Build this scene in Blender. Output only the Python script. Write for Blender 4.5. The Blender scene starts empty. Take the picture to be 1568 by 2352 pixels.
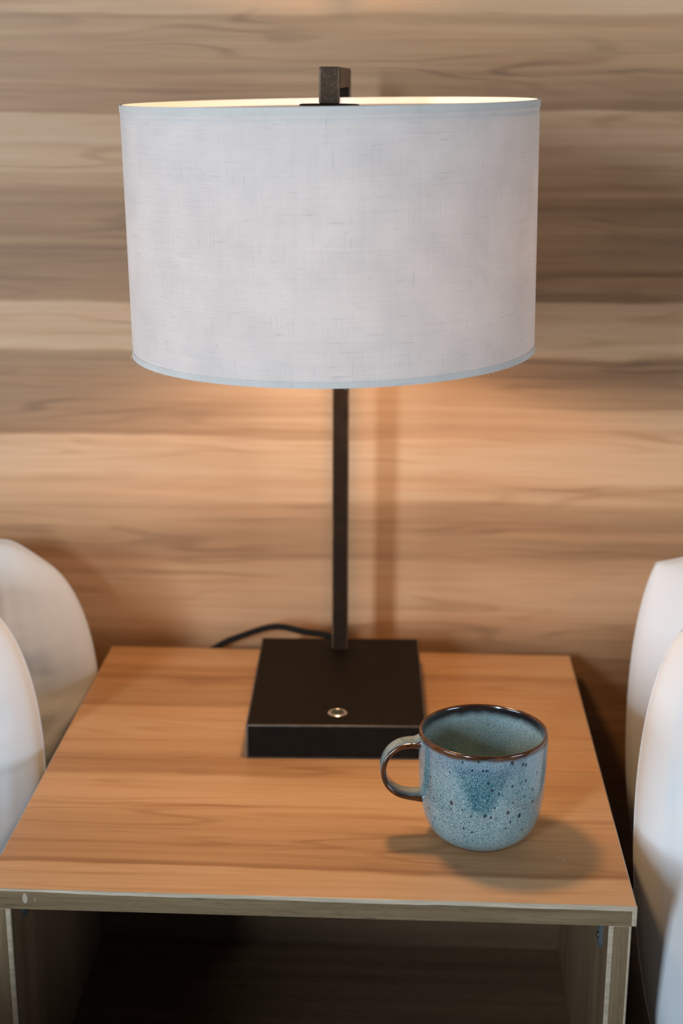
import bpy, bmesh, math, random
from mathutils import Vector, Matrix, Euler, noise
S = bpy.context.scene
C = S.collection
R = math.radians
ZT = 0.60                                   # height of the nightstand top above the floor

# ------------------------------------------------------------------ camera
cam = bpy.data.cameras.new('camera')
cam.sensor_fit = 'VERTICAL'; cam.sensor_height = 36.0; cam.lens = 3426.03 / 2352 * 36
cam.clip_start = 0.05
cam.dof.use_dof = True; cam.dof.focus_distance = 1.065; cam.dof.aperture_fstop = 4.8
co = bpy.data.objects.new('camera', cam); C.objects.link(co)
co.location = (0.064656, -1.365676, 0.540112 + ZT)
yaw, pitch, roll = R(2.63339), R(16.2295), R(0.22287)
co.matrix_world = (Matrix.Translation(co.location) @ Matrix.Rotation(yaw, 4, 'Z')
                   @ Matrix.Rotation(math.pi / 2 - pitch, 4, 'X') @ Matrix.Rotation(roll, 4, 'Z'))
S.camera = co

# ------------------------------------------------------------------ world, lights, exposure
w = bpy.data.worlds.new('room_light'); S.world = w; w.use_nodes = True
w.node_tree.nodes['Background'].inputs[0].default_value = (0.72, 0.87, 1.0, 1)
w.node_tree.nodes['Background'].inputs[1].default_value = 0.04

def area(name, loc, target, sx, sy, power, col):
    l = bpy.data.lights.new(name, 'AREA'); l.shape = 'RECTANGLE'; l.size = sx; l.size_y = sy
    l.energy = power; l.color = col
    o = bpy.data.objects.new(name, l); C.objects.link(o); o.location = loc
    o.rotation_euler = (Vector(target) - Vector(loc)).to_track_quat('-Z', 'Y').to_euler()
    return o
COOL = (0.69, 0.85, 1.0)
area('curtain_gap_daylight', (-1.75, -3.70, ZT + 1.00), (0, 0, ZT + 0.15), 0.32, 1.3, 98, COOL)
area('left_window_daylight', (-3.10, -2.20, ZT + 0.48), (0, -0.1, ZT + 0.15), 1.5, 1.0, 58, COOL)
area('right_window_daylight', (3.10, -2.30, ZT + 0.48), (0, -0.1, ZT + 0.15), 1.3, 1.0, 52, COOL)
S.view_settings.view_transform = 'Standard'; S.view_settings.look = 'None'
S.view_settings.exposure = 0.0; S.view_settings.gamma = 1.0; S.view_settings.use_curve_mapping = False
BULB_POWER = 3.7; BULB_COL = (1.0, 0.60, 0.29)
BULB_POS = (0.010, -0.264, ZT + 0.416)

# ------------------------------------------------------------------ grain data (laminate tone along its width; wall tones also offset lamp glow and shade shadow)
WALL_L=[(0.4879, 0.45), (0.5361, 0.63), (0.5741, 0.45), (0.5929, 0.54), (0.6046, 0.54), (0.6115, 0.765), (0.63, 0.855), (0.6439, 0.81), (0.6667, 0.765), (0.6712, 0.63), (0.6803, 0.72), (0.6839, 0.63), (0.6893, 0.45), (0.6948, 0.45), (0.7028, 0.54), (0.7073, 0.495), (0.714, 0.54), (0.7207, 0.612), (0.7296, 0.648), (0.7385, 0.63), (0.7473, 0.72), (0.7517, 0.81), (0.7561, 0.72), (0.7627, 0.702), (0.7649, 0.81), (0.7737, 0.855), (0.7824, 0.855), (0.7954, 0.828), (0.804, 0.855), (0.8118, 0.855), (0.8135, 0.405), (0.8161, 0.375), (0.8212, 0.405), (0.8298, 0.405), (0.8362, 0.378), (0.8468, 0.405), (0.8523, 0.375), (0.8574, 0.378), (0.8679, 0.45), (0.8805, 0.45), (0.8864, 0.41), (0.8914, 0.55), (0.8931, 0.9), (0.8993, 0.9), (0.9055, 0.78), (0.913, 0.82), (0.9179, 0.88), (0.9262, 0.9), (0.9352, 0.92), (0.9368, 0.4), (0.9385, 0.44), (0.9466, 0.45), (0.9548, 0.45), (0.9629, 0.45), (0.9702, 0.41), (0.975, 0.4), (0.9798, 0.36), (0.9831, 0.4), (0.9863, 0.26), (0.9887, 0.26), (0.9911, 0.5), (0.9959, 0.5), (0.9991, 0.41), (1.007, 0.4), (1.011, 0.5), (1.0189, 0.5), (1.0249, 0.4), (1.0328, 0.5), (1.0387, 0.45), (1.0426, 0.55), (1.0465, 0.7), (1.0563, 0.72), (1.0602, 0.85), (1.0699, 0.9), (1.0795, 0.75), (1.0853, 0.92), (1.093, 0.85), (1.1007, 0.85), (1.1072, 0.9), (1.1083, 0.45), (1.1106, 0.44), (1.114, 0.58), (1.1178, 0.5), (1.1254, 0.52), (1.1311, 0.48), (1.1387, 0.6), (1.1443, 0.5), (1.1499, 0.5), (1.1556, 0.55), (1.1612, 0.5), (1.1686, 0.58), (1.1742, 0.5), (1.1797, 0.6), (1.1871, 0.62), (1.1916, 0.5), (1.1945, 0.5), (1.1967, 0.75), (1.2019, 0.78), (1.2055, 0.72)]
WALL_C=[(0.562, 0.54), (0.5946, 0.63), (0.6039, 0.585), (0.6108, 0.675), (0.6154, 0.585), (0.6223, 0.765), (0.636, 0.828), (0.6406, 0.738), (0.6497, 0.81), (0.661, 0.81), (0.6678, 0.675), (0.6768, 0.72), (0.6857, 0.585), (0.6902, 0.378), (0.6969, 0.54), (0.7014, 0.405), (0.708, 0.558), (0.7147, 0.45), (0.7235, 0.45), (0.7301, 0.54), (0.7411, 0.54), (0.7477, 0.765), (0.7608, 0.81), (0.7669, 0.702), (0.7695, 0.72), (0.776, 0.828), (0.7868, 0.855), (0.7954, 0.828), (0.8061, 0.855), (0.8078, 0.585), (0.8103, 0.63), (0.8167, 0.585), (0.8189, 0.675), (0.8273, 0.81), (0.8307, 0.675), (0.8358, 0.765), (0.8421, 0.675), (0.8506, 0.81), (0.8631, 0.765), (0.8805, 0.403), (0.8864, 0.345), (0.8914, 0.599), (0.8931, 0.85), (0.8993, 0.874), (0.9055, 0.751), (0.913, 0.832), (0.9179, 0.868), (0.9262, 0.849), (0.9352, 0.877), (0.9368, 0.569), (0.9385, 0.596), (0.9466, 0.416), (0.9548, 0.475), (0.9629, 0.49), (0.9702, 0.349), (0.975, 0.445), (0.9798, 0.389), (0.9831, 0.428), (0.9863, 0.34), (0.9887, 0.332), (0.9911, 0.479), (0.9959, 0.504), (0.9991, 0.443), (1.007, 0.474), (1.011, 0.54), (1.0189, 0.489), (1.0249, 0.414), (1.0328, 0.484), (1.0387, 0.549), (1.0426, 0.575), (1.0465, 0.649), (1.0563, 0.712), (1.0602, 0.798), (1.0699, 0.876), (1.0795, 0.758), (1.0853, 0.919), (1.093, 0.871), (1.1007, 0.795), (1.1072, 0.88), (1.1083, 0.61), (1.1106, 0.604), (1.114, 0.5), (1.1178, 0.427), (1.1254, 0.477), (1.1311, 0.432), (1.1387, 0.55), (1.1443, 0.444), (1.1499, 0.5), (1.1556, 0.536), (1.1612, 0.52), (1.1686, 0.568), (1.1742, 0.535), (1.1797, 0.609), (1.1871, 0.604), (1.1916, 0.507), (1.1945, 0.519), (1.1967, 0.762), (1.2019, 0.793), (1.2055, 0.766)]
WALL_R=[(0.503, 0.45), (0.5313, 0.54), (0.5407, 0.375), (0.5548, 0.33), (0.5687, 0.45), (0.5964, 0.405), (0.6193, 0.54), (0.642, 0.765), (0.6689, 0.765), (0.6823, 0.675), (0.6934, 0.495), (0.6956, 0.36), (0.7022, 0.45), (0.7088, 0.36), (0.7132, 0.495), (0.7176, 0.45), (0.7242, 0.375), (0.7351, 0.45), (0.7447, 0.54), (0.7481, 0.72), (0.7546, 0.72), (0.7598, 0.495), (0.7633, 0.63), (0.7697, 0.828), (0.7847, 0.855), (0.789, 0.792), (0.7996, 0.855), (0.8123, 0.765), (0.8166, 0.675), (0.8229, 0.765), (0.8292, 0.72), (0.8384, 0.72), (0.8397, 0.45), (0.8438, 0.495), (0.8501, 0.495), (0.8584, 0.45), (0.8617, 0.33), (0.8667, 0.24), (0.8708, 0.24), (0.877, 0.21), (0.8824, 0.4), (0.884, 0.21), (0.8873, 0.26), (0.8902, 0.6), (0.8935, 0.8), (0.9016, 0.85), (0.9057, 0.7), (0.9118, 0.85), (0.9199, 0.85), (0.928, 0.75), (0.9361, 0.82), (0.9429, 0.85), (0.9437, 0.53), (0.9461, 0.38), (0.9493, 0.28), (0.9541, 0.53), (0.9581, 0.43), (0.9641, 0.58), (0.9673, 0.28), (0.9712, 0.25), (0.974, 0.53), (0.98, 0.43), (0.9839, 0.48), (0.9898, 0.43), (0.9957, 0.51), (1.0016, 0.48), (1.0094, 0.63), (1.0172, 0.48), (1.0231, 0.45), (1.0289, 0.4), (1.0355, 0.5), (1.0386, 0.7), (1.0455, 0.55), (1.052, 0.7), (1.0578, 0.7), (1.0635, 0.75), (1.0673, 0.8), (1.0738, 0.9), (1.0788, 0.75), (1.0844, 0.92), (1.0939, 0.9), (1.0977, 0.75), (1.1033, 0.68), (1.1052, 0.85), (1.1108, 0.85), (1.1119, 0.45), (1.1146, 0.36), (1.1183, 0.31), (1.1239, 0.45), (1.1276, 0.36), (1.1313, 0.36), (1.135, 0.4), (1.1399, 0.5), (1.1421, 0.21), (1.1443, 0.36), (1.148, 0.5), (1.1535, 0.5), (1.1609, 0.55), (1.17, 0.55), (1.1755, 0.6), (1.1846, 0.65), (1.19, 0.5), (1.1947, 0.55), (1.1973, 0.85), (1.2034, 0.8), (1.2063, 0.85)]
TOP_L=[(-0.4527, 0.977), (-0.44, 0.956), (-0.4352, 0.831), (-0.4311, 0.956), (-0.4233, 0.956), (-0.4208, 0.436), (-0.4178, 0.488), (-0.4129, 0.696), (-0.4035, 0.644), (-0.394, 0.696), (-0.3908, 0.488), (-0.3876, 0.644), (-0.3778, 0.748), (-0.3646, 0.696), (-0.3509, 0.748), (-0.337, 0.904), (-0.3299, 0.748), (-0.3278, 0.592), (-0.3249, 0.956), (-0.3155, 1), (-0.2932, 0.904), (-0.2817, 0.904), (-0.2739, 0.54), (-0.2661, 0.644), (-0.2541, 0.54), (-0.2419, 0.696), (-0.2252, 0.852), (-0.2167, 0.748), (-0.2124, 0.8), (-0.2038, 0.956), (-0.1771, 1), (-0.154, 0.904), (-0.1408, 0.904), (-0.1369, 0.54), (-0.1321, 0.592), (-0.1204, 0.696), (-0.1004, 0.696), (-0.0819, 0.748), (-0.0746, 0.54), (-0.064, 0.748), (-0.05, 0.644), (-0.0423, 0.956), (-0.0313, 0.956), (-0.0144, 0.852), (0.0029, 0.904)]
TOP_R=[(-0.4591, 0.956), (-0.4432, 0.956), (-0.4315, 0.904), (-0.4244, 1), (-0.4214, 0.644), (-0.4184, 0.384), (-0.4135, 0.54), (-0.4043, 0.644), (-0.3949, 0.644), (-0.3822, 0.644), (-0.3625, 0.748), (-0.349, 0.852), (-0.3415, 0.592), (-0.3338, 0.956), (-0.3211, 0.904), (-0.2992, 0.904), (-0.2842, 0.748), (-0.2688, 0.852), (-0.2368, 0.904), (-0.2118, 0.956), (-0.1857, 0.904), (-0.1586, 0.956), (-0.1207, 0.831), (-0.0755, 0.8), (-0.0682, 0.644), (-0.0555, 0.696), (-0.049, 0.956), (-0.0104, 0.904)]
SPOTS=[(-2.13, 0.0688, 0.00028), (-1.776, 0.0734, 0.00037), (-1.613, 0.0739, 0.00037), (-1.561, 0.074, 0.00042), (-2.529, 0.0585, 0.00037), (-2.099, 0.0451, 0.00065), (-2.107, 0.04, 0.00033), (-1.917, 0.0413, 0.00033), (-1.783, 0.0374, 0.00037), (-1.562, 0.0384, 0.00056), (-1.469, 0.0372, 0.00042), (-1.898, 0.0262, 0.00042), (-1.761, 0.024, 0.00042), (-1.526, 0.0643, 0.00037), (-1.464, 0.0588, 0.00047), (-1.363, 0.0558, 0.00042), (-1.15, 0.0606, 0.00037), (-0.904, 0.0621, 0.00047), (-0.653, 0.065, 0.00051), (-0.734, 0.0528, 0.00056), (-0.915, 0.05, 0.00042), (-1.167, 0.0787, 0.00065), (-0.915, 0.0747, 0.00056), (-0.976, 0.0759, 0.00047), (-1.196, 0.0399, 0.00056), (-0.984, 0.0354, 0.0007), (-0.712, 0.0429, 0.00056), (-1.14, 0.0317, 0.00037), (-1.214, 0.0269, 0.00037), (-1.417, 0.0449, 0.00037), (-2.628, 0.0314, 0.00047), (-2.48, 0.0265, 0.00033), (-0.867, 0.0216, 0.00037), (-1.929, 0.0788, 0.00037), (-1.686, 0.0805, 0.00037), (-1.124, 0.0473, 0.00028), (-1.384, 0.0365, 0.00028), (-2.233, 0.0273, 0.00028)]


# ------------------------------------------------------------------ node helper
class NT:
    def __init__(s, name):
        m = bpy.data.materials.new(name); m.use_nodes = True; s.m = m; s.t = m.node_tree
        s.b = s.t.nodes['Principled BSDF']; s.out = s.t.nodes['Material Output']
    def n(s, typ, inp=None, **kw):
        nd = s.t.nodes.new(typ)
        for k, v in kw.items(): setattr(nd, k, v)
        for k, v in (inp or {}).items(): s.set(nd.inputs[k], v)
        return nd
    def set(s, sock, v):
        if isinstance(v, bpy.types.NodeSocket): s.t.links.new(v, sock)
        else: sock.default_value = v
    def math(s, op, a, b=0.0, c=None, clamp=False):
        nd = s.t.nodes.new('ShaderNodeMath'); nd.operation = op; nd.use_clamp = clamp
        s.set(nd.inputs[0], a); s.set(nd.inputs[1], b)
        if c is not None: s.set(nd.inputs[2], c)
        return nd.outputs[0]
    def noise(s, vec, scale, detail=2.0, rough=0.5, dist=0.0):
        nd = s.n('ShaderNodeTexNoise', {'Vector': vec, 'Scale': scale, 'Detail': detail, 'Roughness': rough, 'Distortion': dist})
        return nd.outputs['Fac']
    def mapv(s, vec, scale, loc=(0, 0, 0)):
        return s.n('ShaderNodeMapping', {'Vector': vec, 'Scale': scale, 'Location': loc}).outputs[0]
    def mix(s, f, a, b, blend='MIX'):
        nd = s.t.nodes.new('ShaderNodeMix'); nd.data_type = 'RGBA'; nd.blend_type = blend
        s.set(nd.inputs[0], f); s.set(nd.inputs[6], a); s.set(nd.inputs[7], b)
        return nd.outputs[2]
    def mixf(s, f, a, b):
        nd = s.t.nodes.new('ShaderNodeMix'); s.set(nd.inputs[0], f); s.set(nd.inputs[2], a); s.set(nd.inputs[3], b)
        return nd.outputs[0]
    def ramp(s, f, stops, interp='LINEAR'):
        nd = s.t.nodes.new('ShaderNodeValToRGB'); cr = nd.color_ramp; cr.interpolation = interp
        while len(cr.elements) < len(stops): cr.elements.new(0.5)
        for e, (p, c) in zip(cr.elements, stops):
            e.position = p; e.color = (c, c, c, 1) if isinstance(c, (int, float)) else (*c, 1)
        s.set(nd.inputs[0], f); return nd.outputs[0]
    def smooth(s, v, a, b):
        nd = s.n('ShaderNodeMapRange', {'Value': v, 'From Min': a, 'From Max': b}, interpolation_type='SMOOTHSTEP')
        return nd.outputs[0]
    def bump(s, h, strength, dist=0.001):
        nd = s.n('ShaderNodeBump', {'Height': h, 'Strength': strength, 'Distance': dist})
        s.t.links.new(nd.outputs[0], s.b.inputs['Normal'])
    def p(s, **kw):
        for k, v in kw.items(): s.set(s.b.inputs[k.replace('_', ' ')], v)
    def obj(s): return s.n('ShaderNodeTexCoord').outputs['Object']
    def xyz(s, vec):
        nd = s.n('ShaderNodeSeparateXYZ', {'Vector': vec}); return nd.outputs
    def comb(s, x, y, z):
        return s.n('ShaderNodeCombineXYZ', {'X': x, 'Y': y, 'Z': z}).outputs[0]
    def tone(s, pos, pts):
        """piecewise tone curve with more stops than one colour ramp holds"""
        lo, hi = pts[0][0], pts[-1][0]
        f = s.math('DIVIDE', s.math('SUBTRACT', pos, lo), hi - lo)
        q = [((a - lo) / (hi - lo), t) for a, t in pts]
        res = None; i = 0
        while i < len(q) - 1:
            ch = q[i:i + 30]
            r_ = s.ramp(f, ch)
            res = r_ if res is None else s.mix(s.math('GREATER_THAN', f, ch[0][0]), res, r_)
            i += 29
        return s.xyz(res)[0]

def flat(name, col, rough=0.6, metal=0.0, **kw):
    t = NT(name); t.p(Base_Color=(*col, 1), Roughness=rough, Metallic=metal, **kw); return t.m

# ------------------------------------------------------------------ materials
WOOD = [(0.0, (0.180, 0.094, 0.047)), (0.30, (0.290, 0.155, 0.077)), (0.55, (0.425, 0.236, 0.117)),
        (0.80, (0.560, 0.332, 0.180)), (1.0, (0.630, 0.400, 0.242))]
WOOD_TOP = [(0.0, (0.175, 0.080, 0.034)), (0.30, (0.300, 0.142, 0.060)), (0.55, (0.450, 0.226, 0.096)),
            (0.80, (0.600, 0.330, 0.152)), (1.0, (0.680, 0.405, 0.208))]
def laminate(name, lists, along, across, xs, seed, rough=0.42, pal=WOOD):
    """printed wood laminate: measured tone bands across the grain, wavering along it, plus fine streaks"""
    t = NT(name); o = t.obj(); ax = t.xyz(o); a, c = ax[along], ax[across]
    v = t.comb(a, seed, c)
    w1 = t.noise(t.mapv(v, (3.2, 1, 9)), 1.0, 2.0, 0.5)
    w2 = t.noise(t.mapv(v, (11, 1, 45), (5, 0, 3)), 1.0, 2.0, 0.5)
    pos = t.math('ADD', c, t.math('ADD', t.math('MULTIPLY', t.math('SUBTRACT', w1, 0.5), 0.022),
                                  t.math('MULTIPLY', t.math('SUBTRACT', w2, 0.5), 0.007)))
    am = t.math('ADD', a, t.math('MULTIPLY', t.math('SUBTRACT', t.noise(t.mapv(v, (2, 1, 38), (9, 0, 1)), 1.0, 2.0), 0.5), 0.22))
    val = None
    for i, l in enumerate(lists):
        tv = t.tone(pos, l)
        val = tv if val is None else t.mixf(t.smooth(am, xs[i - 1], xs[i]), val, tv)
    s1 = t.noise(t.mapv(v, (4.5, 1, 170), (2, 0, 8)), 1.0, 3.0, 0.6)
    s2 = t.noise(t.mapv(v, (9, 1, 620), (1, 0, 4)), 1.0, 3.0, 0.65)
    val = t.math('ADD', val, t.math('ADD', t.math('MULTIPLY', t.math('SUBTRACT', s1, 0.5), 0.42),
                                    t.math('MULTIPLY', t.math('SUBTRACT', s2, 0.5), 0.16)), clamp=True)
    # thin growth lines following contours of a stretched noise
    gn = t.noise(t.mapv(v, (2.6, 1, 26), (3, 0, 6)), 1.0, 2.0, 0.45)
    fr = t.math('ABSOLUTE', t.math('SUBTRACT', t.math('FRACT', t.math('MULTIPLY', gn, 9.0)), 0.5))
    ln = t.math('SUBTRACT', 1.0, t.smooth(fr, 0.03, 0.22))
    msk = t.smooth(t.noise(t.mapv(v, (4, 1, 22), (8, 0, 5)), 1.0, 2.0), 0.42, 0.68)
    val = t.math('SUBTRACT', val, t.math('MULTIPLY', t.math('MULTIPLY', ln, msk), 0.20), clamp=True)
    col = t.ramp(val, pal)
    hue = t.noise(t.mapv(v, (3, 1, 40), (7, 0, 2)), 1.0, 2.0)
    col = t.mix(t.math('MULTIPLY', t.smooth(hue, 0.45, 0.75), 0.35), col, (1.10, 0.90, 0.80, 1), 'MULTIPLY')
    t.p(Base_Color=col, Roughness=rough, Specular_IOR_Level=0.35)
    t.bump(s2, 0.05, 0.0004)
    return t.m, t
M = {}
M['wall'], _ = laminate('wall_laminate', [WALL_L, WALL_C, WALL_R], 0, 2, [-0.26, 0.0, 0.26], 0.0, 0.5)
M['top'], tt = laminate('nightstand_laminate', [TOP_L, TOP_R], 0, 1, [-0.12, 0.16], 3.0, 0.38, WOOD_TOP)
# a faint ring scratch and a few tiny nicks on the laminate
o_ = tt.xyz(tt.obj())
dx = tt.math('SUBTRACT', o_[0], 0.1795); dy = tt.math('MULTIPLY', tt.math('SUBTRACT', o_[1], -0.3975), 0.95)
rd = tt.math('SQRT', tt.math('ADD', tt.math('MULTIPLY', dx, dx), tt.math('MULTIPLY', dy, dy)))
ring = tt.math('LESS_THAN', tt.math('ABSOLUTE', tt.math('SUBTRACT', rd, 0.0024)), 0.0004)
brk = tt.smooth(tt.noise(tt.obj(), 900, 1), 0.42, 0.55)
base = tt.b.inputs['Base Color'].links[0].from_socket
tt.p(Base_Color=tt.mix(tt.math('MULTIPLY', tt.math('MULTIPLY', ring, brk), 0.6), base, (0.62, 0.50, 0.40, 1)))

def grey_grain(name, along, across, seed, dark, lite, streak=150):
    t = NT(name); ax = t.xyz(t.obj()); v = t.comb(ax[along], seed, ax[across])
    s0 = t.noise(t.mapv(v, (streak / 21, 1, streak), (2, 0, 8)), 1.0, 3.0, 0.6)
    s1 = t.noise(t.mapv(v, (22, 1, 700), (1, 0, 4)), 1.0, 3.0, 0.65)
    val = t.math('ADD', t.math('MULTIPLY', s0, 0.75), t.math('MULTIPLY', s1, 0.45))
    col = t.ramp(val, [(0.30, dark), (0.52, tuple((a + b) / 2 for a, b in zip(dark, lite))), (0.80, lite)])
    pores = t.smooth(t.noise(t.mapv(v, (60, 1, 1500), (4, 0, 9)), 1.0, 2.0), 0.60, 0.72)
    col = t.mix(t.math('MULTIPLY', pores, 0.75), col, (*[c * 0.40 for c in dark], 1))
    t.p(Base_Color=col, Roughness=0.5, Specular_IOR_Level=0.3); t.bump(s1, 0.08, 0.0004)
    return t.m, t, col
M['band'], tb, bc = grey_grain('edge_band_grain', 0, 2, 1.0, (0.085, 0.053, 0.026), (0.235, 0.158, 0.084))
# two pale chips in the band near its left end
q = tb.xyz(tb.obj())
def spot(t, q, ax_, az_, cx, cz, rx, rz):
    a = t.math('DIVIDE', t.math('SUBTRACT', q[ax_], cx), rx); b = t.math('DIVIDE', t.math('SUBTRACT', q[az_], cz), rz)
    return t.math('LESS_THAN', t.math('ADD', t.math('MULTIPLY', a, a), t.math('MULTIPLY', b, b)), 1.0)
ch1 = spot(tb, q, 0, 2, -0.1955, -0.0066, 0.0017, 0.0039)
ch2 = spot(tb, q, 0, 2, -0.1885, -0.0075, 0.0007, 0.0018)
cc = tb.mix(tb.math('MULTIPLY', ch1, 0.9), bc, (0.40, 0.33, 0.25, 1)); cc = tb.mix(tb.math('MULTIPLY', ch2, 0.35), cc, (0.40, 0.33, 0.25, 1))
tb.p(Base_Color=cc)
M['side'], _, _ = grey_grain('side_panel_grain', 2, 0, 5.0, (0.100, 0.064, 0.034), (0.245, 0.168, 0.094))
M['inner'], _, _ = grey_grain('shaded_inner_grain', 2, 1, 8.0, (0.065, 0.036, 0.018), (0.200, 0.125, 0.068), 45)  # niche shade put into these darker copies of the panel laminate
M['shelf'], _, _ = grey_grain('shaded_shelf_grain', 0, 1, 11.0, (0.060, 0.033, 0.016), (0.210, 0.125, 0.066), 45)
M['back'], _, _ = grey_grain('shaded_back_grain', 0, 2, 14.0, (0.050, 0.028, 0.014), (0.140, 0.085, 0.045), 45)
M['pale'] = NT('worn_pale_edge')
tp = M['pale']; nn = tp.noise(tp.mapv(tp.obj(), (25, 25, 400)), 1.0, 3.0, 0.6)
tp.p(Base_Color=tp.ramp(nn, [(0.3, (0.36, 0.275, 0.190)), (0.7, (0.52, 0.41, 0.295))]), Roughness=0.45); M['pale'] = tp.m

# dark bronze powder coat with scratched relief
def bronze(name, base, lite, rough, scr, metal=0.55):
    t = NT(name); o = t.obj()
    n1 = t.noise(o, 60, 4.0, 0.6)
    v1 = t.mapv(t.n('ShaderNodeMapping', {'Vector': o, 'Rotation': (0.1, 0.85, 0.25)}).outputs[0], (330, 1500, 3800))
    v2 = t.mapv(t.n('ShaderNodeMapping', {'Vector': o, 'Rotation': (0.1, -0.6, -0.3)}).outputs[0], (260, 1500, 3300))
    sc = t.math('MAXIMUM', t.smooth(t.noise(v1, 1.0, 3.0, 0.6, 0.4), 0.52, 0.78), t.smooth(t.noise(v2, 1.0, 3.0, 0.6, 0.4), 0.52, 0.78))
    col = t.mix(t.smooth(n1, 0.35, 0.75), (*base, 1), (*[b * 1.6 for b in base], 1))
    col = t.mix(t.math('MULTIPLY', sc, scr), col, (*lite, 1))
    t.p(Base_Color=col, Metallic=metal, Roughness=rough, Specular_IOR_Level=0.12); t.bump(t.math('ADD', n1, sc), 0.12, 0.0003)
    return t.m
M['bronze'] = bronze('dark_bronze_coat', (0.0062, 0.0036, 0.0020), (0.05, 0.033, 0.02), 0.60, 0.10, 0.0)
M['bronze_rod'] = bronze('scratched_bronze', (0.044, 0.031, 0.021), (0.30, 0.215, 0.145), 0.42, 0.65, 0.45)
M['bronze_edge'] = bronze('worn_bronze_edge', (0.085, 0.058, 0.038), (0.30, 0.21, 0.14), 0.40, 0.40, 0.4)
M['base_edge'] = bronze('rubbed_base_edge', (0.070, 0.058, 0.048), (0.20, 0.16, 0.12), 0.40, 0.30, 0.5)
M['black'] = flat('black_rubber', (0.006, 0.0055, 0.005), 0.6, Specular_IOR_Level=0.2)
M['chrome'] = flat('chrome', (0.62, 0.61, 0.60), 0.28, 1.0)
M['button'] = flat('grey_green_button', (0.050, 0.056, 0.042), 0.6, Specular_IOR_Level=0.15)
M['steel'] = flat('zinc_plated_steel', (0.42, 0.56, 0.62), 0.28, 0.9)
M['socket'] = flat('ivory_socket', (0.6, 0.55, 0.45), 0.5)

# linen of the lampshade: woven threads with slubs, lets some light through
def linen(name, trans, tint=(1, 1, 1), through=(1.0, 0.93, 0.86)):
    t = NT(name); uv = t.n('ShaderNodeUVMap').outputs[0]
    u = t.xyz(uv)
    wx = t.math('SINE', t.math('MULTIPLY', u[0], 2 * math.pi * 730)); wy = t.math('SINE', t.math('MULTIPLY', u[1], 2 * math.pi * 690))
    j1 = t.noise(t.mapv(uv, (6, 900, 1)), 1.0, 2.0, 0.6); j2 = t.noise(t.mapv(uv, (1100, 7, 1), (3, 1, 0)), 1.0, 2.0, 0.6)
    big = t.noise(t.mapv(uv, (26, 26, 1), (8, 2, 0)), 1.0, 4.0, 0.6)
    sl = t.smooth(t.noise(t.mapv(uv, (45, 620, 1), (1, 7, 0)), 1.0, 2.0), 0.60, 0.80)
    sv = t.smooth(t.noise(t.mapv(uv, (620, 40, 1), (4, 4, 0)), 1.0, 2.0), 0.61, 0.82)
    h = t.math('ADD', t.math('MULTIPLY', t.math('ADD', wx, wy), 0.05), t.math('ADD', t.math('MULTIPLY', j1, 0.13), t.math('MULTIPLY', j2, 0.11)))
    h = t.math('ADD', h, t.math('MULTIPLY', t.math('SUBTRACT', big, 0.2), 0.30))
    v = t.math('ADD', 0.64, t.math('MULTIPLY', h, 0.85))
    v = t.math('SUBTRACT', v, t.math('MULTIPLY', t.math('MAXIMUM', sl, sv), 0.15))
    col = t.mix(1.0, t.comb(v, v, v), (0.935 * tint[0], 0.842 * tint[1], 0.785 * tint[2], 1), 'MULTIPLY')
    fl = t.smooth(t.noise(t.mapv(uv, (210, 330, 1), (2, 9, 0)), 1.0, 2.0), 0.69, 0.78)
    col = t.mix(t.math('MULTIPLY', fl, 0.32), col, (0.42, 0.34, 0.27, 1))
    t.p(Base_Color=col, Roughness=0.95, Specular_IOR_Level=0.1); t.bump(h, 0.35, 0.0005)
    if trans > 0:
        tr = t.n('ShaderNodeBsdfTranslucent', {'Color': t.mix(1.0, col, (*through, 1), 'MULTIPLY')})
        mx = t.n('ShaderNodeMixShader', {0: trans, 1: t.b.outputs[0], 2: tr.outputs[0]})
        t.t.links.new(mx.outputs[0], t.out.inputs['Surface'])
    return t.m
M['linen'] = linen('shade_linen', 0.20); M['lining'] = linen('dimmed_shade_lining', 0.42, (0.30, 0.34, 0.42), (1.65, 1.45, 1.15))  # lining: linen copy darkened to damp the bulb's glare on the inside
M['hem'] = linen('shade_hem_linen', 0.05, (0.86, 0.86, 0.84))

M['hem_in'] = flat('hem_turn_in', (0.50, 0.53, 0.59), 0.9)
# white cotton
def cotton(name, col, sc):
    t = NT(name); o = t.obj()
    n1 = t.noise(o, sc, 3.0, 0.55); n2 = t.noise(o, 1400, 1.0)
    t.p(Base_Color=(*col, 1), Roughness=0.9, Specular_IOR_Level=0.15, Sheen_Weight=0.08)
    t.bump(t.math('ADD', n1, t.math('MULTIPLY', n2, 0.03)), 0.18, 0.006)
    return t.m
M['cotton'] = cotton('white_cotton', (0.685, 0.70, 0.715), 9)
M['sheet'] = cotton('white_sheet', (0.68, 0.69, 0.70), 6)
M['bedwood'] = flat('dark_bed_base', (0.05, 0.035, 0.025), 0.6)
tf = NT('dark_carpet'); nf = tf.noise(tf.obj(), 220, 4.0, 0.7)
tf.p(Base_Color=tf.ramp(nf, [(0.3, (0.018, 0.016, 0.015)), (0.7, (0.045, 0.040, 0.036))]), Roughness=1.0); tf.bump(nf, 0.5, 0.004); M['carpet'] = tf.m

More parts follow.
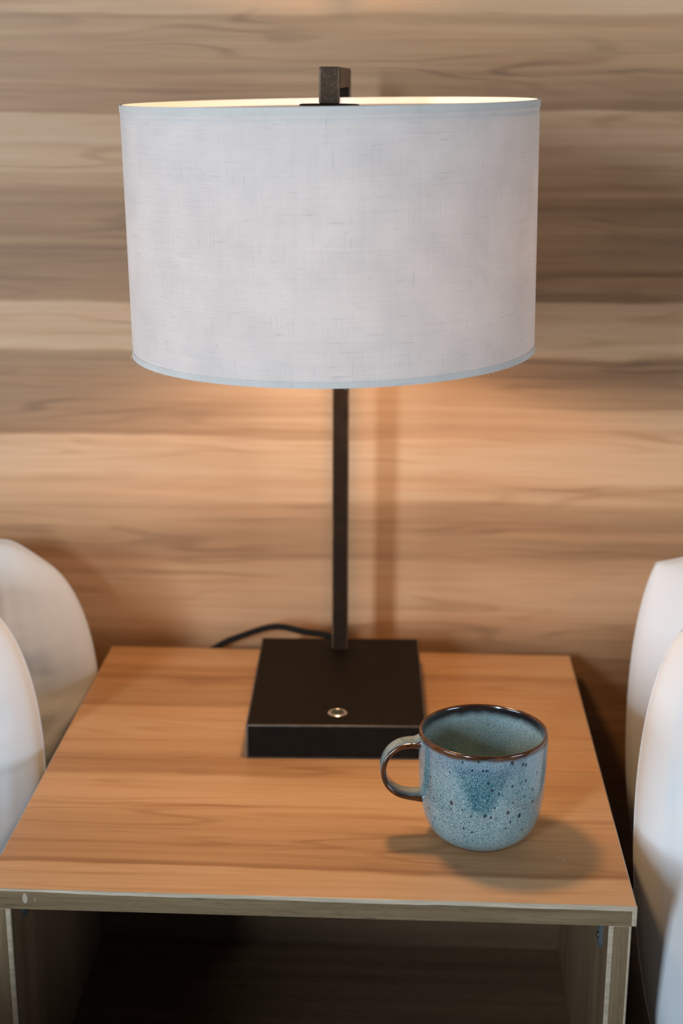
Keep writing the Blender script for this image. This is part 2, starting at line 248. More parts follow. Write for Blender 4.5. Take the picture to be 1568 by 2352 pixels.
# reactive glaze of the mug
def glaze(name, inside=False, handle=False):
    t = NT(name); o = t.obj(); ax = t.xyz(o); z = ax[2]
    th = t.math('ARCTAN2', ax[1], ax[0])
    f1 = t.noise(t.mapv(o, (1, 1, 0.62)), 1900, 2.0, 0.55)
    f2 = t.noise(o, 90, 3.0, 0.6); f3 = t.noise(o, 30, 2.0, 0.5)
    # dark reflection facing the camera and a side streak, painted into glaze colour
    dark_refl = 0.0
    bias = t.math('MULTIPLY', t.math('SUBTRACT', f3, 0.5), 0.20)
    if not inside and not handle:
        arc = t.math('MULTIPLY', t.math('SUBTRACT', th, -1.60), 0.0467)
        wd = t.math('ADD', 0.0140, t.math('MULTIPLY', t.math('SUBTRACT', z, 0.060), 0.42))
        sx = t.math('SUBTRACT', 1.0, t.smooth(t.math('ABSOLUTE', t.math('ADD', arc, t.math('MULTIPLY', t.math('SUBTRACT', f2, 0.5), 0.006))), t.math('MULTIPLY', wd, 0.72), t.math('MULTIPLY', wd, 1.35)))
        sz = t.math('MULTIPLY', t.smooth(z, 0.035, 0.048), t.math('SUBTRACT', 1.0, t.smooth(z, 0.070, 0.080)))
        dark_refl = t.math('MULTIPLY', sx, sz)
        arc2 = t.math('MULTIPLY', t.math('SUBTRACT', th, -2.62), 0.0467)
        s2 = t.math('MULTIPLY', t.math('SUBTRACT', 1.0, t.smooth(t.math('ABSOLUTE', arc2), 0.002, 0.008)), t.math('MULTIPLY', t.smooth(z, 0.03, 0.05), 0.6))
        dark_refl = t.math('MAXIMUM', dark_refl, s2)
        bias = t.math('SUBTRACT', bias, t.math('MULTIPLY', dark_refl, 0.115))
    if inside:
        bias = t.math('ADD', bias, 0.045)
    g = t.math('ADD', f1, bias)
    lite, mid, dark = ((0.350, 0.420, 0.410), (0.130, 0.240, 0.255), (0.018, 0.080, 0.110))
    if inside: lite, mid, dark = ((0.46, 0.55, 0.54), (0.20, 0.34, 0.355), (0.035, 0.12, 0.15))  # inside glaze lightened to stand in for lamp light reaching in
    if handle: lite = (0.29, 0.33, 0.31)
    col = t.ramp(g, [(0.36, dark), (0.46, mid), (0.60, lite)])
    # lilac bloom below the rim
    if not handle:
        lil = t.math('MULTIPLY', t.smooth(z, 0.062, 0.078), t.math('SUBTRACT', 1.0, t.smooth(z, 0.079, 0.083)))
        col = t.mix(t.math('MULTIPLY', lil, 0.30 if not inside else 0.15), col, (0.20, 0.22, 0.32, 1))
    if not inside and not handle:
        spots = None
        wob = t.math('MULTIPLY', t.math('SUBTRACT', t.noise(o, 900, 2.0), 0.5), 0.9)
        for (a, hz, r_) in SPOTS:
            dx = t.math('MULTIPLY', t.math('SUBTRACT', th, a), 0.0460)
            dz = t.math('MULTIPLY', t.math('SUBTRACT', z, hz), 0.72)
            d = t.math('SQRT', t.math('ADD', t.math('MULTIPLY', dx, dx), t.math('MULTIPLY', dz, dz)))
            sp = t.math('SUBTRACT', 1.0, t.math('DIVIDE', d, r_ * 2.9), clamp=True)
            spots = sp if spots is None else t.math('MAXIMUM', spots, sp)
        sm = t.smooth(t.math('ADD', spots, t.math('MULTIPLY', wob, 0.35)), 0.12, 0.50)
        sm = t.math('MULTIPLY', sm, t.math('GREATER_THAN', spots, 0.001))
        col = t.mix(t.math('MULTIPLY', sm, 0.93), col, (0.010, 0.022, 0.036, 1))
    brown = t.ramp(f2, [(0.35, (0.036, 0.011, 0.004)), (0.65, (0.110, 0.032, 0.008))])
    if handle:
        e = t.n('ShaderNodeAttribute', attribute_name='edge').outputs['Fac']
        k = t.smooth(t.math('ADD', e, t.math('MULTIPLY', t.math('SUBTRACT', f1, 0.5), 0.5)), 0.45, 0.75)
        pu = t.smooth(t.math('ADD', e, t.math('MULTIPLY', t.math('SUBTRACT', f1, 0.5), 0.7)), 0.12, 0.45)
        col = t.mix(t.math('MULTIPLY', pu, 0.6), col, (0.035, 0.060, 0.110, 1))
        col = t.mix(k, col, brown)
    else:
        zz = t.math('ADD', z, t.math('ADD', t.math('MULTIPLY', t.math('SUBTRACT', f1, 0.5), 0.0045), t.math('MULTIPLY', t.math('SUBTRACT', f2, 0.5), 0.004)))
        if inside:
            col = t.mix(t.smooth(zz, 0.0735, 0.0805), col, (0.012, 0.008, 0.011, 1))
            col = t.mix(t.smooth(z, 0.0826, 0.0840), col, brown)
        else:
            col = t.mix(t.smooth(zz, 0.0790, 0.0822), col, brown)
            col = t.mix(t.smooth(z, 0.0035, 0.0005), col, (0.02, 0.03, 0.035, 1))
    t.p(Base_Color=col, Roughness=0.16, IOR=1.55, Coat_Weight=0.5, Coat_Roughness=0.06)
    t.bump(f1, 0.06, 0.0004)
    return t.m
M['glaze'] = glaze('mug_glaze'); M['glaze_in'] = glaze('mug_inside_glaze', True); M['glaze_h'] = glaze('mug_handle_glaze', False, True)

# ------------------------------------------------------------------ object helpers
def link(name, bm, mats, parent=None, smooth=False):
    me = bpy.data.meshes.new(name); bm.normal_update(); bm.to_mesh(me); bm.free()
    o = bpy.data.objects.new(name, me); C.objects.link(o)
    for m in (mats if isinstance(mats, (list, tuple)) else [mats]): me.materials.append(m)
    if smooth:
        for p_ in me.polygons: p_.use_smooth = True
    if parent: o.parent = parent
    return o
def thing(name, label, cat, loc, rotz=0.0, group=None):
    o = bpy.data.objects.new(name, None); C.objects.link(o); o.location = loc; o.rotation_euler = (0, 0, rotz)
    o['label'] = label; o['category'] = cat
    if group: o['group'] = group
    o.empty_display_size = 0.05
    return o
def box(bm, x0, x1, y0, y1, z0, z1, bev=0.0, seg=1, bevmat=None, edges=None):
    r_ = bmesh.ops.create_cube(bm, size=1.0)
    vs = r_['verts']
    for v in vs:
        v.co = Vector(((x0 + x1) / 2 + v.co.x * (x1 - x0), (y0 + y1) / 2 + v.co.y * (y1 - y0), (z0 + z1) / 2 + v.co.z * (z1 - z0)))
    if bev:
        es = list({e for v in vs for e in v.link_edges})
        if edges: es = [e for e in es if edges((e.verts[0].co + e.verts[1].co) / 2)]
        rr = bmesh.ops.bevel(bm, geom=es, offset=bev, segments=seg, profile=0.5, affect='EDGES', clamp_overlap=True)
        if bevmat is not None:
            for f in rr['faces']: f.material_index = bevmat
    return bm
def tube(bm, pts, rad, n=10, closed=False):
    """round tube through points, radius constant or per point"""
    rings = []; N = len(pts)
    for i, p_ in enumerate(pts):
        p_ = Vector(p_)
        a = Vector(pts[(i - 1) % N] if closed else pts[max(i - 1, 0)]); b = Vector(pts[(i + 1) % N] if closed else pts[min(i + 1, N - 1)])
        d = (b - a).normalized()
        up = Vector((0, 0, 1)) if abs(d.z) < 0.9 else Vector((0, 1, 0))
        x = d.cross(up).normalized(); y = x.cross(d).normalized()
        r_ = rad[i] if isinstance(rad, (list, tuple)) else rad
        rings.append([bm.verts.new(p_ + (x * math.cos(2 * math.pi * k / n) + y * math.sin(2 * math.pi * k / n)) * r_) for k in range(n)])
    for i in range(N if closed else N - 1):
        r0, r1 = rings[i], rings[(i + 1) % N]
        for k in range(n): bm.faces.new((r0[k], r0[(k + 1) % n], r1[(k + 1) % n], r1[k]))
    if not closed:
        bm.faces.new(rings[0]); bm.faces.new(list(reversed(rings[-1])))
    bmesh.ops.recalc_face_normals(bm, faces=bm.faces)
    return bm
def lathe(bm, prof, n=64, matfn=None, cap0=False, cap1=False):
    rings = []
    for (r_, z) in prof:
        if r_ < 1e-6: rings.append([bm.verts.new((0, 0, z))])
        else: rings.append([bm.verts.new((r_ * math.cos(2 * math.pi * k / n), r_ * math.sin(2 * math.pi * k / n), z)) for k in range(n)])
    for i in range(len(prof) - 1):
        a, b = rings[i], rings[i + 1]
        for k in range(n):
            k2 = (k + 1) % n
            if len(a) == 1 and len(b) == 1: continue
            if len(a) == 1: f = bm.faces.new((a[0], b[k2], b[k]))
            elif len(b) == 1: f = bm.faces.new((a[k], a[k2], b[0]))
            else: f = bm.faces.new((a[k], a[k2], b[k2], b[k]))
            if matfn: f.material_index = matfn(i)
    bmesh.ops.recalc_face_normals(bm, faces=bm.faces)
    return bm
def spline(pts, n):
    """Catmull-Rom through points"""
    P = [Vector(p_) for p_ in pts]; out = []
    for i in range(len(P) - 1):
        p0 = P[max(i - 1, 0)]; p1 = P[i]; p2 = P[i + 1]; p3 = P[min(i + 2, len(P) - 1)]
        for k in range(n):
            t = k / n
            out.append(0.5 * ((2 * p1) + (-p0 + p2) * t + (2 * p0 - 5 * p1 + 4 * p2 - p3) * t * t + (-p0 + 3 * p1 - 3 * p2 + p3) * t ** 3))
    out.append(P[-1]); return out

# ------------------------------------------------------------------ the setting
YW = 0.020                                    # wall plane
o = link('wall_back', box(bmesh.new(), -2.4, 2.4, YW, YW + 0.06, 0.0, 2.5), M['wall']); o['kind'] = 'structure'
o = link('floor', box(bmesh.new(), -2.4, 2.4, -4.6, YW + 0.06, -0.05, 0.0), M['carpet']); o['kind'] = 'structure'

# ------------------------------------------------------------------ nightstand
D = 0.4594; WX = 0.2252; TH = 0.0150
ns = thing('nightstand', 'wood laminate nightstand with open niche and worn pale edges, between two beds', 'nightstand', (0, 0, ZT))
b = box(bmesh.new(), -WX, WX, -D + 0.0012, 0.0, -TH, 0.0, 0.0009, 1, 1, lambda m: m.z > -0.001 and abs(m.x) > WX - 0.001)
link('tabletop', b, [M['top'], M['pale']], ns)
# edge band with an uneven pale worn lip along its top and right end
def lip(x):  return 0.0024 + 0.0005 * noise.noise((x * 14, 0, 0)) + 0.0004 * noise.noise((x * 60, 3, 0)) + 0.0009 * max(0, (x + 0.10)) / 0.3 - (0.0012 if x < -0.13 else 0) * min(1, (-0.13 - x) / 0.08)
b = bmesh.new(); N = 120; prev = None
for i in range(N + 1):
    x = -WX + (2 * WX) * i / N
    zl = -max(0.0012, lip(x))
    col = [b.verts.new((x, -D, -TH)), b.verts.new((x, -D, zl)), b.verts.new((x, -D + 0.0006, -0.0002)), b.verts.new((x, -D + 0.0016, 0.0001)), b.verts.new((x, -D + 0.0016, -TH))]
    if prev:
        for k in range(5):
            f = b.faces.new((prev[k], prev[(k + 1) % 5], col[(k + 1) % 5], col[k])); f.material_index = 1 if k in (1, 2) else 0
    else: b.faces.new(col)
    prev = col
b.faces.new(list(reversed(prev))); bmesh.ops.recalc_face_normals(b, faces=b.faces)
eb = link('edge_band', b, [M['band'], M['pale']], ns); eb['label'] = 'grey brown edge band with chipped pale lip'
link('worn_corner', box(bmesh.new(), WX - 0.0034, WX + 0.0002, -D - 0.0003, -D + 0.003, -TH, -0.0004, 0.0008, 2), M['pale'], ns)
HB = -0.58
def side_panel(x0, x1):
    inner_left = x0 > 0
    b = bmesh.new()
    box(b, x0, x1, -D + 0.002, -0.002, HB, -TH, 0.0)
    for f in b.faces:
        f.material_index = 0 if abs(f.normal.y) > 0.5 else 1
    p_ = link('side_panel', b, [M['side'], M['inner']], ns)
    for (ex, wd) in ((x0, 0.0034 if inner_left else 0.0014), (x1, 0.0014 if inner_left else 0.0034)):
        s_ = 1 if ex == x0 else -1
        xa, xb = sorted((ex - s_ * 0.0002, ex + s_ * wd))
        link('worn_edge', box(bmesh.new(), xa, xb, -D + 0.0012, -D + 0.004, HB, -TH - 0.0004, 0.0006, 1), M['pale'], p_)
    xa, xb = x0 + 0.001, x1 - 0.001
    link('worn_edge', box(bmesh.new(), xa, xb, -D + 0.0013, -D + 0.003, -TH - 0.0011, -TH - 0.0003), M['pale'], p_)
    return p_
side_panel(0.2072, 0.2222); side_panel(-0.2222, -0.2068)
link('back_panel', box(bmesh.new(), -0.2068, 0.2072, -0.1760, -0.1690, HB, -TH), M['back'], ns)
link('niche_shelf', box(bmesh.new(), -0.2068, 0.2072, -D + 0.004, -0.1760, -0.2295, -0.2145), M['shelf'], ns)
for sx, xi in ((1, 0.2072), (-1, -0.2068)):
    b = bmesh.new()
    pts = [(-0.0068, -TH)] + [(-0.0068 * math.cos(a), -TH - (0.0315 if sx > 0 else 0.0195) - 0.0068 * math.sin(a)) for a in [math.pi * k / 14 for k in range(0, 15)]] + [(0.0068, -TH)]
    xo, xn = (xi - 0.0022, xi) if sx > 0 else (xi, xi + 0.0022)
    yc = -0.4235
    A = [b.verts.new((xo, yc + p_[0], p_[1])) for p_ in pts]; B = [b.verts.new((xn, yc + p_[0], p_[1])) for p_ in pts]
    b.faces.new(A); b.faces.new(list(reversed(B)))
    for k in range(len(pts)): b.faces.new((A[k], A[(k + 1) % len(pts)], B[(k + 1) % len(pts)], B[k]))
    bmesh.ops.recalc_face_normals(b, faces=b.faces)
    br = link('bracket', b, M['steel'], ns)
    sb = bmesh.new(); lathe(sb, [(0, 0.0012), (0.002, 0.0009), (0.0028, 0.0)], 16)
    for v in sb.verts: v.co = Vector(((xo - v.co.z) if sx > 0 else (xn + v.co.z), yc + v.co.y, -TH - (0.029 if sx > 0 else 0.017) + v.co.x))
    bmesh.ops.recalc_face_normals(sb, faces=sb.faces); link('screw', sb, M['chrome'], br, True)

# ------------------------------------------------------------------ table lamp
ang = 0.0318
lamp = thing('table_lamp', 'dark bronze table lamp with wide white linen drum shade and square base', 'lamp', (0.0061, -0.1428, ZT), ang)
def L(x, y, z):                               # nightstand-top coordinates -> lamp coordinates
    dx, dy = x - 0.0061, y + 0.1428
    return Vector((dx * math.cos(ang) + dy * math.sin(ang), -dx * math.sin(ang) + dy * math.cos(ang), z))
b = box(bmesh.new(), -0.0740, 0.0740, -0.0992, 0.0992, 0.0002, 0.0304, 0.0016, 3, 1)
bs = link('base', b, [M['bronze'], M['base_edge']], lamp)
for f in bs.data.polygons: f.use_smooth = f.material_index == 1
# touch button set into the base
bp = L(0.0092, -0.2164, 0.0304)
b = lathe(bmesh.new(), [(0.0054, 0.0002), (0.0056, 0.0008), (0.0062, 0.0011), (0.0072, 0.0009), (0.0082, 0.0000)], 48)
for v in b.verts: v.co += bp
bz = link('button_bezel', b, M['chrome'], lamp, True); bz['label'] = 'chrome ring round the touch button'
b = lathe(bmesh.new(), [(0.0, 0.0007), (0.0050, 0.0007), (0.0055, 0.0003)], 32)
for v in b.verts: v.co += bp
link('button', b, M['button'], bz, True)
# square bar: up the back, forward over the shade, down into the fitter disc
pc = L(0.0038, -0.0636, 0.0); hw = 0.0074
def barbox(name, x0, x1, y0, y1, z0, z1, edges=None):
    b = box(bmesh.new(), x0, x1, y0, y1, z0, z1, 0.0012, 2, 1, edges)
    return link(name, b, [M['bronze_rod'], M['bronze_edge']], lamp)
dcx = L(0.0034, -0.25, 0)
pole = barbox('pole', pc.x - hw, pc.x + hw, pc.y - hw, pc.y + hw, 0.0300, 0.5475)
pole.data.materials[0] = M['bronze_pole'] = bronze('pole_bronze', (0.0135, 0.0075, 0.0038), (0.13, 0.075, 0.04), 0.52, 0.20, 0.10)
pole.data.materials[1] = bronze('pole_worn_edge', (0.115, 0.068, 0.038), (0.32, 0.20, 0.12), 0.40, 0.35, 0.5)
yf = dcx.y - hw
b = bmesh.new()                                # arm follows from pole to drop, sheared sideways a touch
box(b, -hw, hw, yf + 2 * hw, pc.y - hw, 0.5330, 0.5475, 0.0)
for v in b.verts:
    k = (v.co.y - pc.y) / (dcx.y - pc.y); v.co.x += pc.x + (dcx.x - pc.x) * k
link('arm', b, M['bronze_rod'], lamp)
dp = barbox('drop_bar', dcx.x - hw, dcx.x + hw, yf, yf + 2 * hw, 0.5222, 0.5478)
# shade assembly hangs slightly out of true
SH = Vector((0.0038, -0.25, 0.5233)); RS = 0.1505; HS = 0.1790
Tm = Matrix.Translation(L(*SH)) @ Matrix.Rotation(-ang, 4, 'Z') @ (Matrix.Rotation(0.0058, 4, 'X') @ Matrix.Rotation(-0.0174, 4, 'Y'))
def shade_cyl(name, z0, z1, r_out, r_in, mat, n=160, parent=lamp, seg=1):
    b = bmesh.new(); uvl = b.loops.layers.uv.new('UVMap')
    prof = [(r_out, z0 + (z1 - z0) * k / seg) for k in range(seg + 1)] + [(r_in, z1 - (z1 - z0) * k / seg) for k in range(seg + 1)]
    rings = [[b.verts.new((r_ * math.cos(2 * math.pi * k / n), r_ * math.sin(2 * math.pi * k / n), z)) for k in range(n)] for r_, z in prof]
    m = len(prof)
    for i in range(m):
        a, c_ = rings[i], rings[(i + 1) % m]
        for k in range(n):
            f = b.faces.new((a[k], a[(k + 1) % n], c_[(k + 1) % n], c_[k])); f.smooth = True
            for lp, (kk, z) in zip(f.loops, ((k, prof[i][1]), (k + 1, prof[i][1]), (k + 1, prof[(i + 1) % m][1]), (k, prof[(i + 1) % m][1]))):
                lp[uvl].uv = (kk / n * 2 * math.pi * RS, z)
    bmesh.ops.recalc_face_normals(b, faces=b.faces)
    for e in b.edges:
        if abs(e.verts[0].co.z - e.verts[1].co.z) < 1e-6 and len(e.link_faces) == 2 and e.calc_face_angle(0) > 0.8: e.smooth = False
    o = link(name, b, mat if isinstance(mat, list) else [mat], parent)
    if isinstance(mat, list):
        for p_ in o.data.polygons:
            if abs(p_.normal.z) < 0.5 and (p_.center.x * p_.normal.x + p_.center.y * p_.normal.y) < 0: p_.material_index = 1
    return o
lsh = shade_cyl('lampshade', -HS, 0.0, RS, RS - 0.0009, [M['linen'], M['lining']], parent=lamp); lsh.matrix_local = Tm; lsh['label'] = 'white woven linen drum shade'
def hem(z0, z1):
    h_ = shade_cyl('hem', z0, z1, RS + 0.0005, RS - 0.0015, [M['hem'], M['hem_in']], parent=lsh)
    return h_
hem(-0.0048, 0.0004); hem(-HS - 0.0004, -HS + 0.0040)
# loose linen fibres along the hems
random.seed(4)
b = bmesh.new()
for i in range(46):
    a = random.uniform(math.pi, 2 * math.pi); r0 = RS + 0.0004
    zz = -HS if random.random() < 0.85 else -random.random() * HS
    ln = random.uniform(0.0012, 0.0038); d = random.uniform(-1, 1)
    p0 = Vector((r0 * math.cos(a), r0 * math.sin(a), zz)); tg = Vector((-math.sin(a), math.cos(a), 0)); nr = Vector((math.cos(a), math.sin(a), 0))
    tube(b, [p0, p0 + tg * d * ln * 0.5 - Vector((0, 0, ln * 0.35)) + nr * 0.0005, p0 + tg * d * ln - Vector((0, 0, ln * 0.6)) + nr * 0.0012], 0.00008, 3)
fb = link('loose_fibres', b, M['hem'], lsh); fb['kind'] = 'stuff'
# fitter: disc on top, three spokes to a ring, socket and bulb
b = lathe(bmesh.new(), [(0, 0.0004), (0.0205, 0.0004), (0.0218, -0.0002), (0.0218, -0.0010), (0, -0.0012)], 48)
for v in b.verts: v.co += Vector((L(0.0034, -0.25, 0).x, L(0.0034, -0.25, 0).y, 0.5216))
fd = link('fitter_disc', b, M['bronze'], lamp, False)
b = bmesh.new()
for k in range(3):
    a = math.pi / 2 + k * 2 * math.pi / 3
    tube(b, [Vector((0.004 * math.cos(a), 0.004 * math.sin(a), -0.0085)), Vector(((RS - 0.002) * math.cos(a), (RS - 0.002) * math.sin(a), -0.0085))], 0.0011, 6)
tube(b, [((RS - 0.0016) * math.cos(2 * math.pi * k / 96), (RS - 0.0016) * math.sin(2 * math.pi * k / 96), -0.0085) for k in range(96)], 0.0011, 6, True)
sp = link('shade_spider', b, M['socket'], lamp); sp.matrix_local = Tm
bx = L(BULB_POS[0], BULB_POS[1], BULB_POS[2] - ZT)
b = lathe(bmesh.new(), [(0, 0.5203 - 0), (0.006, 0.5203), (0.006, 0.512), (0.018, 0.510), (0.018, 0.498), (0.0, 0.496)], 32)
for v in b.verts: v.co += Vector((dcx.x, dcx.y, 0))
link('bulb_socket', b, M['socket'], lamp)
bulb_l = bpy.data.lights.new('lamp_bulb', 'POINT'); bulb_l.energy = BULB_POWER; bulb_l.color = BULB_COL; bulb_l.shadow_soft_size = 0.028
bo = bpy.data.objects.new('lamp_bulb', bulb_l); C.objects.link(bo); bo.location = bx; bo.parent = lamp
# cord from the back of the base over the rear edge of the nightstand
pts = spline([L(0.006, -0.0430, 0.012), L(0.002, -0.034, 0.019), L(-0.010, -0.027, 0.0262), L(-0.032, -0.018, 0.0262), L(-0.062, -0.007, 0.0268), L(-0.094, 0.003, 0.0135), L(-0.122, 0.0085, -0.002), L(-0.150, 0.0095, -0.030), L(-0.165, 0.010, -0.10), L(-0.16, 0.010, -0.30), L(-0.16, 0.010, -0.56)], 8)
cd = link('cord', tube(bmesh.new(), pts, 0.0032, 12), M['black'], lamp, True); cd['label'] = 'black cord trailing over the rear edge'

# ------------------------------------------------------------------ mug
mug = thing('mug', 'speckled blue glazed stoneware mug with brown rim, on the nightstand', 'mug', (0.1227, -0.3619, ZT))
outp = [(0.0, 0.0016), (0.0250, 0.0016), (0.0262, 0.0002), (0.0285, 0.0002), (0.0300, 0.0018), (0.0335, 0.0044), (0.0370, 0.0080), (0.0392, 0.0112), (0.0410, 0.0150), (0.0427, 0.0200), (0.0440, 0.0250), (0.0454, 0.0340), (0.0463, 0.0450), (0.0468, 0.0580), (0.0470, 0.0700), (0.0470, 0.0785), (0.0469, 0.0825)]
rim = [(0.0466, 0.0839), (0.0458, 0.0845), (0.0449, 0.0842), (0.0443, 0.0832)]
inp = [(0.0440, 0.0810), (0.0438, 0.0750), (0.0438, 0.0600), (0.0432, 0.0440), (0.0420, 0.0300), (0.0400, 0.0200), (0.0365, 0.0120), (0.0310, 0.0075), (0.0220, 0.0058), (0.0, 0.0054)]
def refine(pr, k):
    q_ = spline([(a, 0, z) for a, z in pr], k); return [(max(v.x, 0.0), v.z) for v in q_]
po = outp[:4] + refine(outp[3:] + rim[:2], 3)[1:]; pi_ = refine([rim[1]] + rim[2:] + inp, 3)[1:]
nO = len(po) - 1
b = lathe(bmesh.new(), po + pi_, 128, lambda i: 0 if i < nO else 1)
mb = link('cup_body', b, [M['glaze'], M['glaze_in']], mug, True)
# handle: flat strap swept along a D-shaped path, pointing left and a little forward
ha = R(184)
path = spline([(0.0440, 0.0765), (0.0490, 0.0748), (0.0540, 0.0745), (0.0615, 0.0730), (0.0685, 0.0680), (0.0726, 0.0600), (0.0732, 0.0515), (0.0702, 0.0432), (0.0640, 0.0370), (0.0560, 0.0338), (0.0490, 0.0330), (0.0430, 0.0325)] and
              [(0.0440, 0, 0.0768), (0.0490, 0, 0.0748), (0.0545, 0, 0.0745), (0.0618, 0, 0.0727), (0.0683, 0, 0.0676), (0.0722, 0, 0.0598), (0.0728, 0, 0.0515), (0.0700, 0, 0.0432), (0.0640, 0, 0.0370), (0.0560, 0, 0.0338), (0.0490, 0, 0.0328), (0.0430, 0, 0.0322)], 6)
b = bmesh.new(); ed = b.verts.layers.float.new('edge'); rings = []; N = len(path); NS = 20
u = Vector((math.cos(ha), math.sin(ha), 0)); vv = Vector((-math.sin(ha), math.cos(ha), 0))
for i, p_ in enumerate(path):
    d2 = (path[min(i + 1, N - 1)] - path[max(i - 1, 0)]).normalized(); nrm = Vector((d2.z, 0, -d2.x))
    t_ = i / (N - 1); e_ = abs(2 * t_ - 1)
    hwid = 0.0078 + 0.0010 * e_ ** 3; hth = 0.0024 + 0.0011 * max(0, e_ - 0.72) / 0.28
    ring_ = []
    for k in range(NS):
        a = 2 * math.pi * k / NS; ca, sa = math.cos(a), math.sin(a)
        s_ = math.copysign(abs(ca) ** 0.55, ca) * hwid; h_ = math.copysign(abs(sa) ** 0.75, sa) * hth
        q_ = p_ + nrm * h_
        v_ = b.verts.new(u * q_.x + vv * s_ + Vector((0, 0, q_.z))); v_[ed] = max(0.0, min(1.0, (abs(s_) / hwid - 0.62) / 0.38)); ring_.append(v_)
    rings.append(ring_)
for i in range(N - 1):
    for k in range(NS): b.faces.new((rings[i][k], rings[i][(k + 1) % NS], rings[i + 1][(k + 1) % NS], rings[i + 1][k]))
b.faces.new(rings[0]); b.faces.new(list(reversed(rings[-1]))); bmesh.ops.recalc_face_normals(b, faces=b.faces)
link('handle', b, M['glaze_h'], mug, True)

# ------------------------------------------------------------------ beds and pillows
def pillow(name, label, W_, H_, T_, center, lean, rotz, seed, group, nu=170, nv=84, rnd=0.36, ear=0.010, creases=()):
    """cushion of two bulging sides meeting in a seam; local X width, Z height, Y thickness"""
    b = bmesh.new(); V = {}
    def pt(i, j, s_):
        a, c_ = -1 + 2 * i / nu, -1 + 2 * j / nv
        k = math.sqrt(1 - rnd * c_ ** 2 * a ** 2)
        x = W_ / 2 * a * k * (1 - 0.035 * (1 - c_ ** 2)); z = H_ / 2 * c_ * k * (1 - 0.045 * (1 - a ** 2))
        e = max(0.0, (1 - abs(a) ** 3.0) * (1 - abs(c_) ** 2.6))
        y = s_ * T_ / 2 * e ** 0.60
        if e > 0:
            g1 = 0.0045 * math.sin(c_ * 17 + 3 * noise.noise((a * 2, c_ * 3, seed))) * (abs(a) ** 6) * (1 - abs(a) ** 14)
            g2 = 0.010 * noise.noise((a * 2.4 + seed, c_ * 2.4, s_)) + 0.0045 * noise.noise((a * 6 + seed, c_ * 4, s_ * 2))
            r3 = noise.noise((a * 3 + seed * 2, c_ * 7 - a * 4, s_)); g3 = -0.005 * max(0, 1 - abs(r3) * 7)
            g4 = 0.0020 * noise.noise((a * 22 + seed, c_ * 1.3, s_ * 3 + seed)) + 0.0012 * noise.noise((a * 50, c_ * 2.5, seed))
            y += s_ * (g1 + g2 + g3 * 0.35 + g4) * min(1, e * 2.2)
            for (ax0, cz0, ax1, cz1, hh, side) in creases:      # a fold of the case: sharp on one side, fading on the other
                if side != s_: continue
                ux, uz = (ax1 - ax0) * W_ / 2, (cz1 - cz0) * H_ / 2; ll = math.hypot(ux, uz)
                qx, qz = (a - ax0) * W_ / 2, (c_ - cz0) * H_ / 2
                tt_ = (qx * ux + qz * uz) / ll ** 2; dd = (qx * uz - qz * ux) / ll
                if -0.1 < tt_ < 1.1: y += s_ * hh * math.exp(-abs(dd) / (0.004 if dd < 0 else 0.022)) * min(1, (tt_ + 0.1) * 5, (1.1 - tt_) * 5)
        z += ear * math.exp(-((abs(a) - 0.80) / 0.13) ** 2) * max(0, c_) ** 2
        return Vector((x, y, z))
    for s_ in (1, -1):
        for i in range(nu + 1):
            for j in range(nv + 1):
                edge = i in (0, nu) or j in (0, nv)
                key = (i, j, 0 if edge else s_)
                if key not in V: V[key] = b.verts.new(pt(i, j, 0 if edge else s_))
        g = lambda i, j: V[(i, j, 0 if (i in (0, nu) or j in (0, nv)) else s_)]
        for i in range(nu):
            for j in range(nv): b.faces.new((g(i, j), g(i + 1, j), g(i + 1, j + 1), g(i, j + 1)))
    bmesh.ops.recalc_face_normals(b, faces=b.faces)
    o = link(name, b, M['cotton'], None, True)
    o.location = center; o.rotation_euler = Euler((lean, 0, rotz), 'XYZ')
    o['label'] = label; o['category'] = 'pillow'; o['group'] = group
    per = [pt(0, j, 0) for j in range(0, nv, 2)] + [pt(i, nv, 0) for i in range(0, nu, 2)] + [pt(nu, j, 0) for j in range(nv, 0, -2)] + [pt(i, 0, 0) for i in range(nu, 0, -2)]
    link('seam', tube(bmesh.new(), per, 0.0006, 5, True), M['cotton'], o, True)
    return o

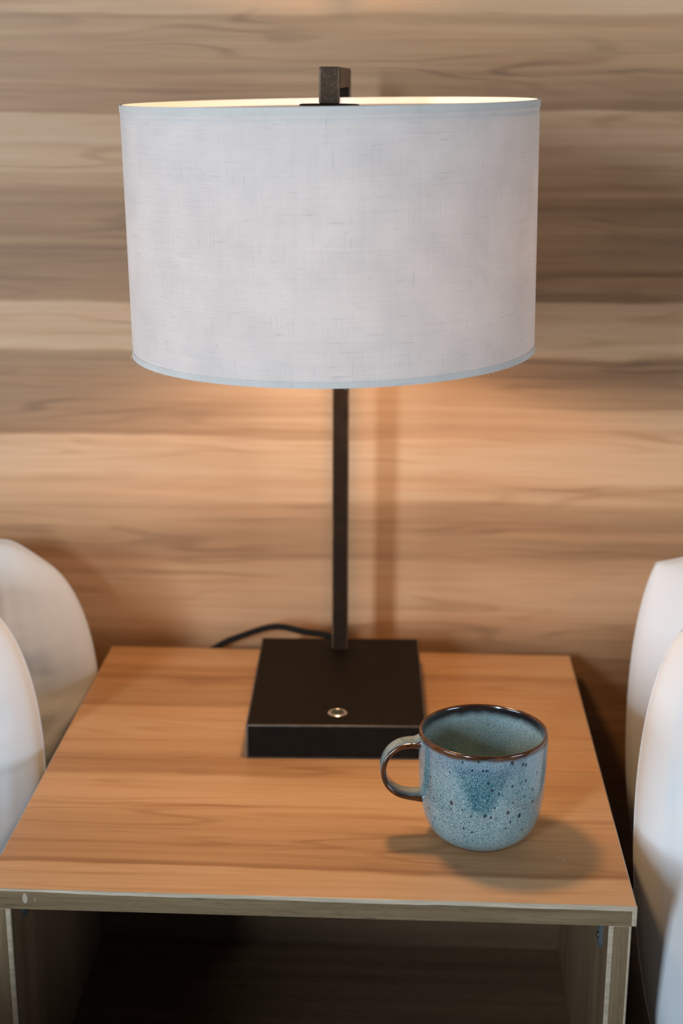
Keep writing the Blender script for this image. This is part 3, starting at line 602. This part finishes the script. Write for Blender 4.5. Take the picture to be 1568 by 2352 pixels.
MT = ZT - 0.225                               # mattress top
def bed(name, label, x0, x1):
    t = thing(name, label, 'bed', ((x0 + x1) / 2, -1.05, 0.0))
    cx = (x0 + x1) / 2; w2 = abs(x1 - x0) / 2
    link('mattress', box(bmesh.new(), -w2, w2, -0.96, 1.06, 0.16, MT, 0.045, 6), M['sheet'], t, True)
    dv = bmesh.new(); box(dv, -w2 - 0.012, w2 + 0.012, -0.99, 0.44, MT, ZT + 0.03, 0.09, 8)  # unseen bedding, added and raised to block low daylight from the niche
    bmesh.ops.subdivide_edges(dv, edges=list(dv.edges), cuts=2, use_grid_fill=True)
    for v in dv.verts:
        if v.co.z > MT + 0.02: v.co += Vector((0.012 * noise.noise(v.co * 4), 0.012 * noise.noise(v.co * 5 + Vector((7, 0, 0))), 0.016 * noise.noise(v.co * 4.5 + Vector((0, 5, 0)))))
    link('blocker_duvet', dv, M['sheet'], t, True)
    link('bed_base', box(bmesh.new(), -w2 + 0.01, w2 - 0.01, -0.95, 1.05, 0.0, 0.16, 0.004, 1), M['bedwood'], t)
    return t
bed('bed', 'white made bed with dark base, right of the nightstand', 0.285, 1.285)
bed('bed', 'white made bed with dark base, left of the nightstand', -1.285, -0.275)
pillow('pillow', 'white pillow standing against the wood wall, right of the nightstand', 0.66, 0.342, 0.185, (0.258 + 0.33, -0.092, ZT - 0.034), R(-13), 0.0, 3.0, 'white bed pillows', rnd=0.20, ear=0.006)
pillow('pillow', 'white pillow leaning in front of another, right of the nightstand', 0.66, 0.42, 0.19, (0.229 + 0.33, -0.345, ZT - 0.032), R(-26), 0.0, 7.0, 'white bed pillows', rnd=0.28, creases=((-0.93, 0.7, -0.97, -0.9, 0.004, -1),))
pillow('pillow', 'plump white pillow against the wood wall, left of the nightstand', 0.66, 0.35, 0.145, (-0.214 - 0.33, -0.064, ZT - 0.040), R(-8), 0.0, 11.0, 'white bed pillows', rnd=0.34, creases=((0.80, -0.25, 0.985, 0.10, 0.006, -1),))
pillow('pillow', 'white pillow nearest the camera on the left side of the nightstand', 0.66, 0.375, 0.150, (-0.2254 - 0.33, -0.232, ZT - 0.032), R(-8), 0.0, 17.0, 'white bed pillows', rnd=0.34)
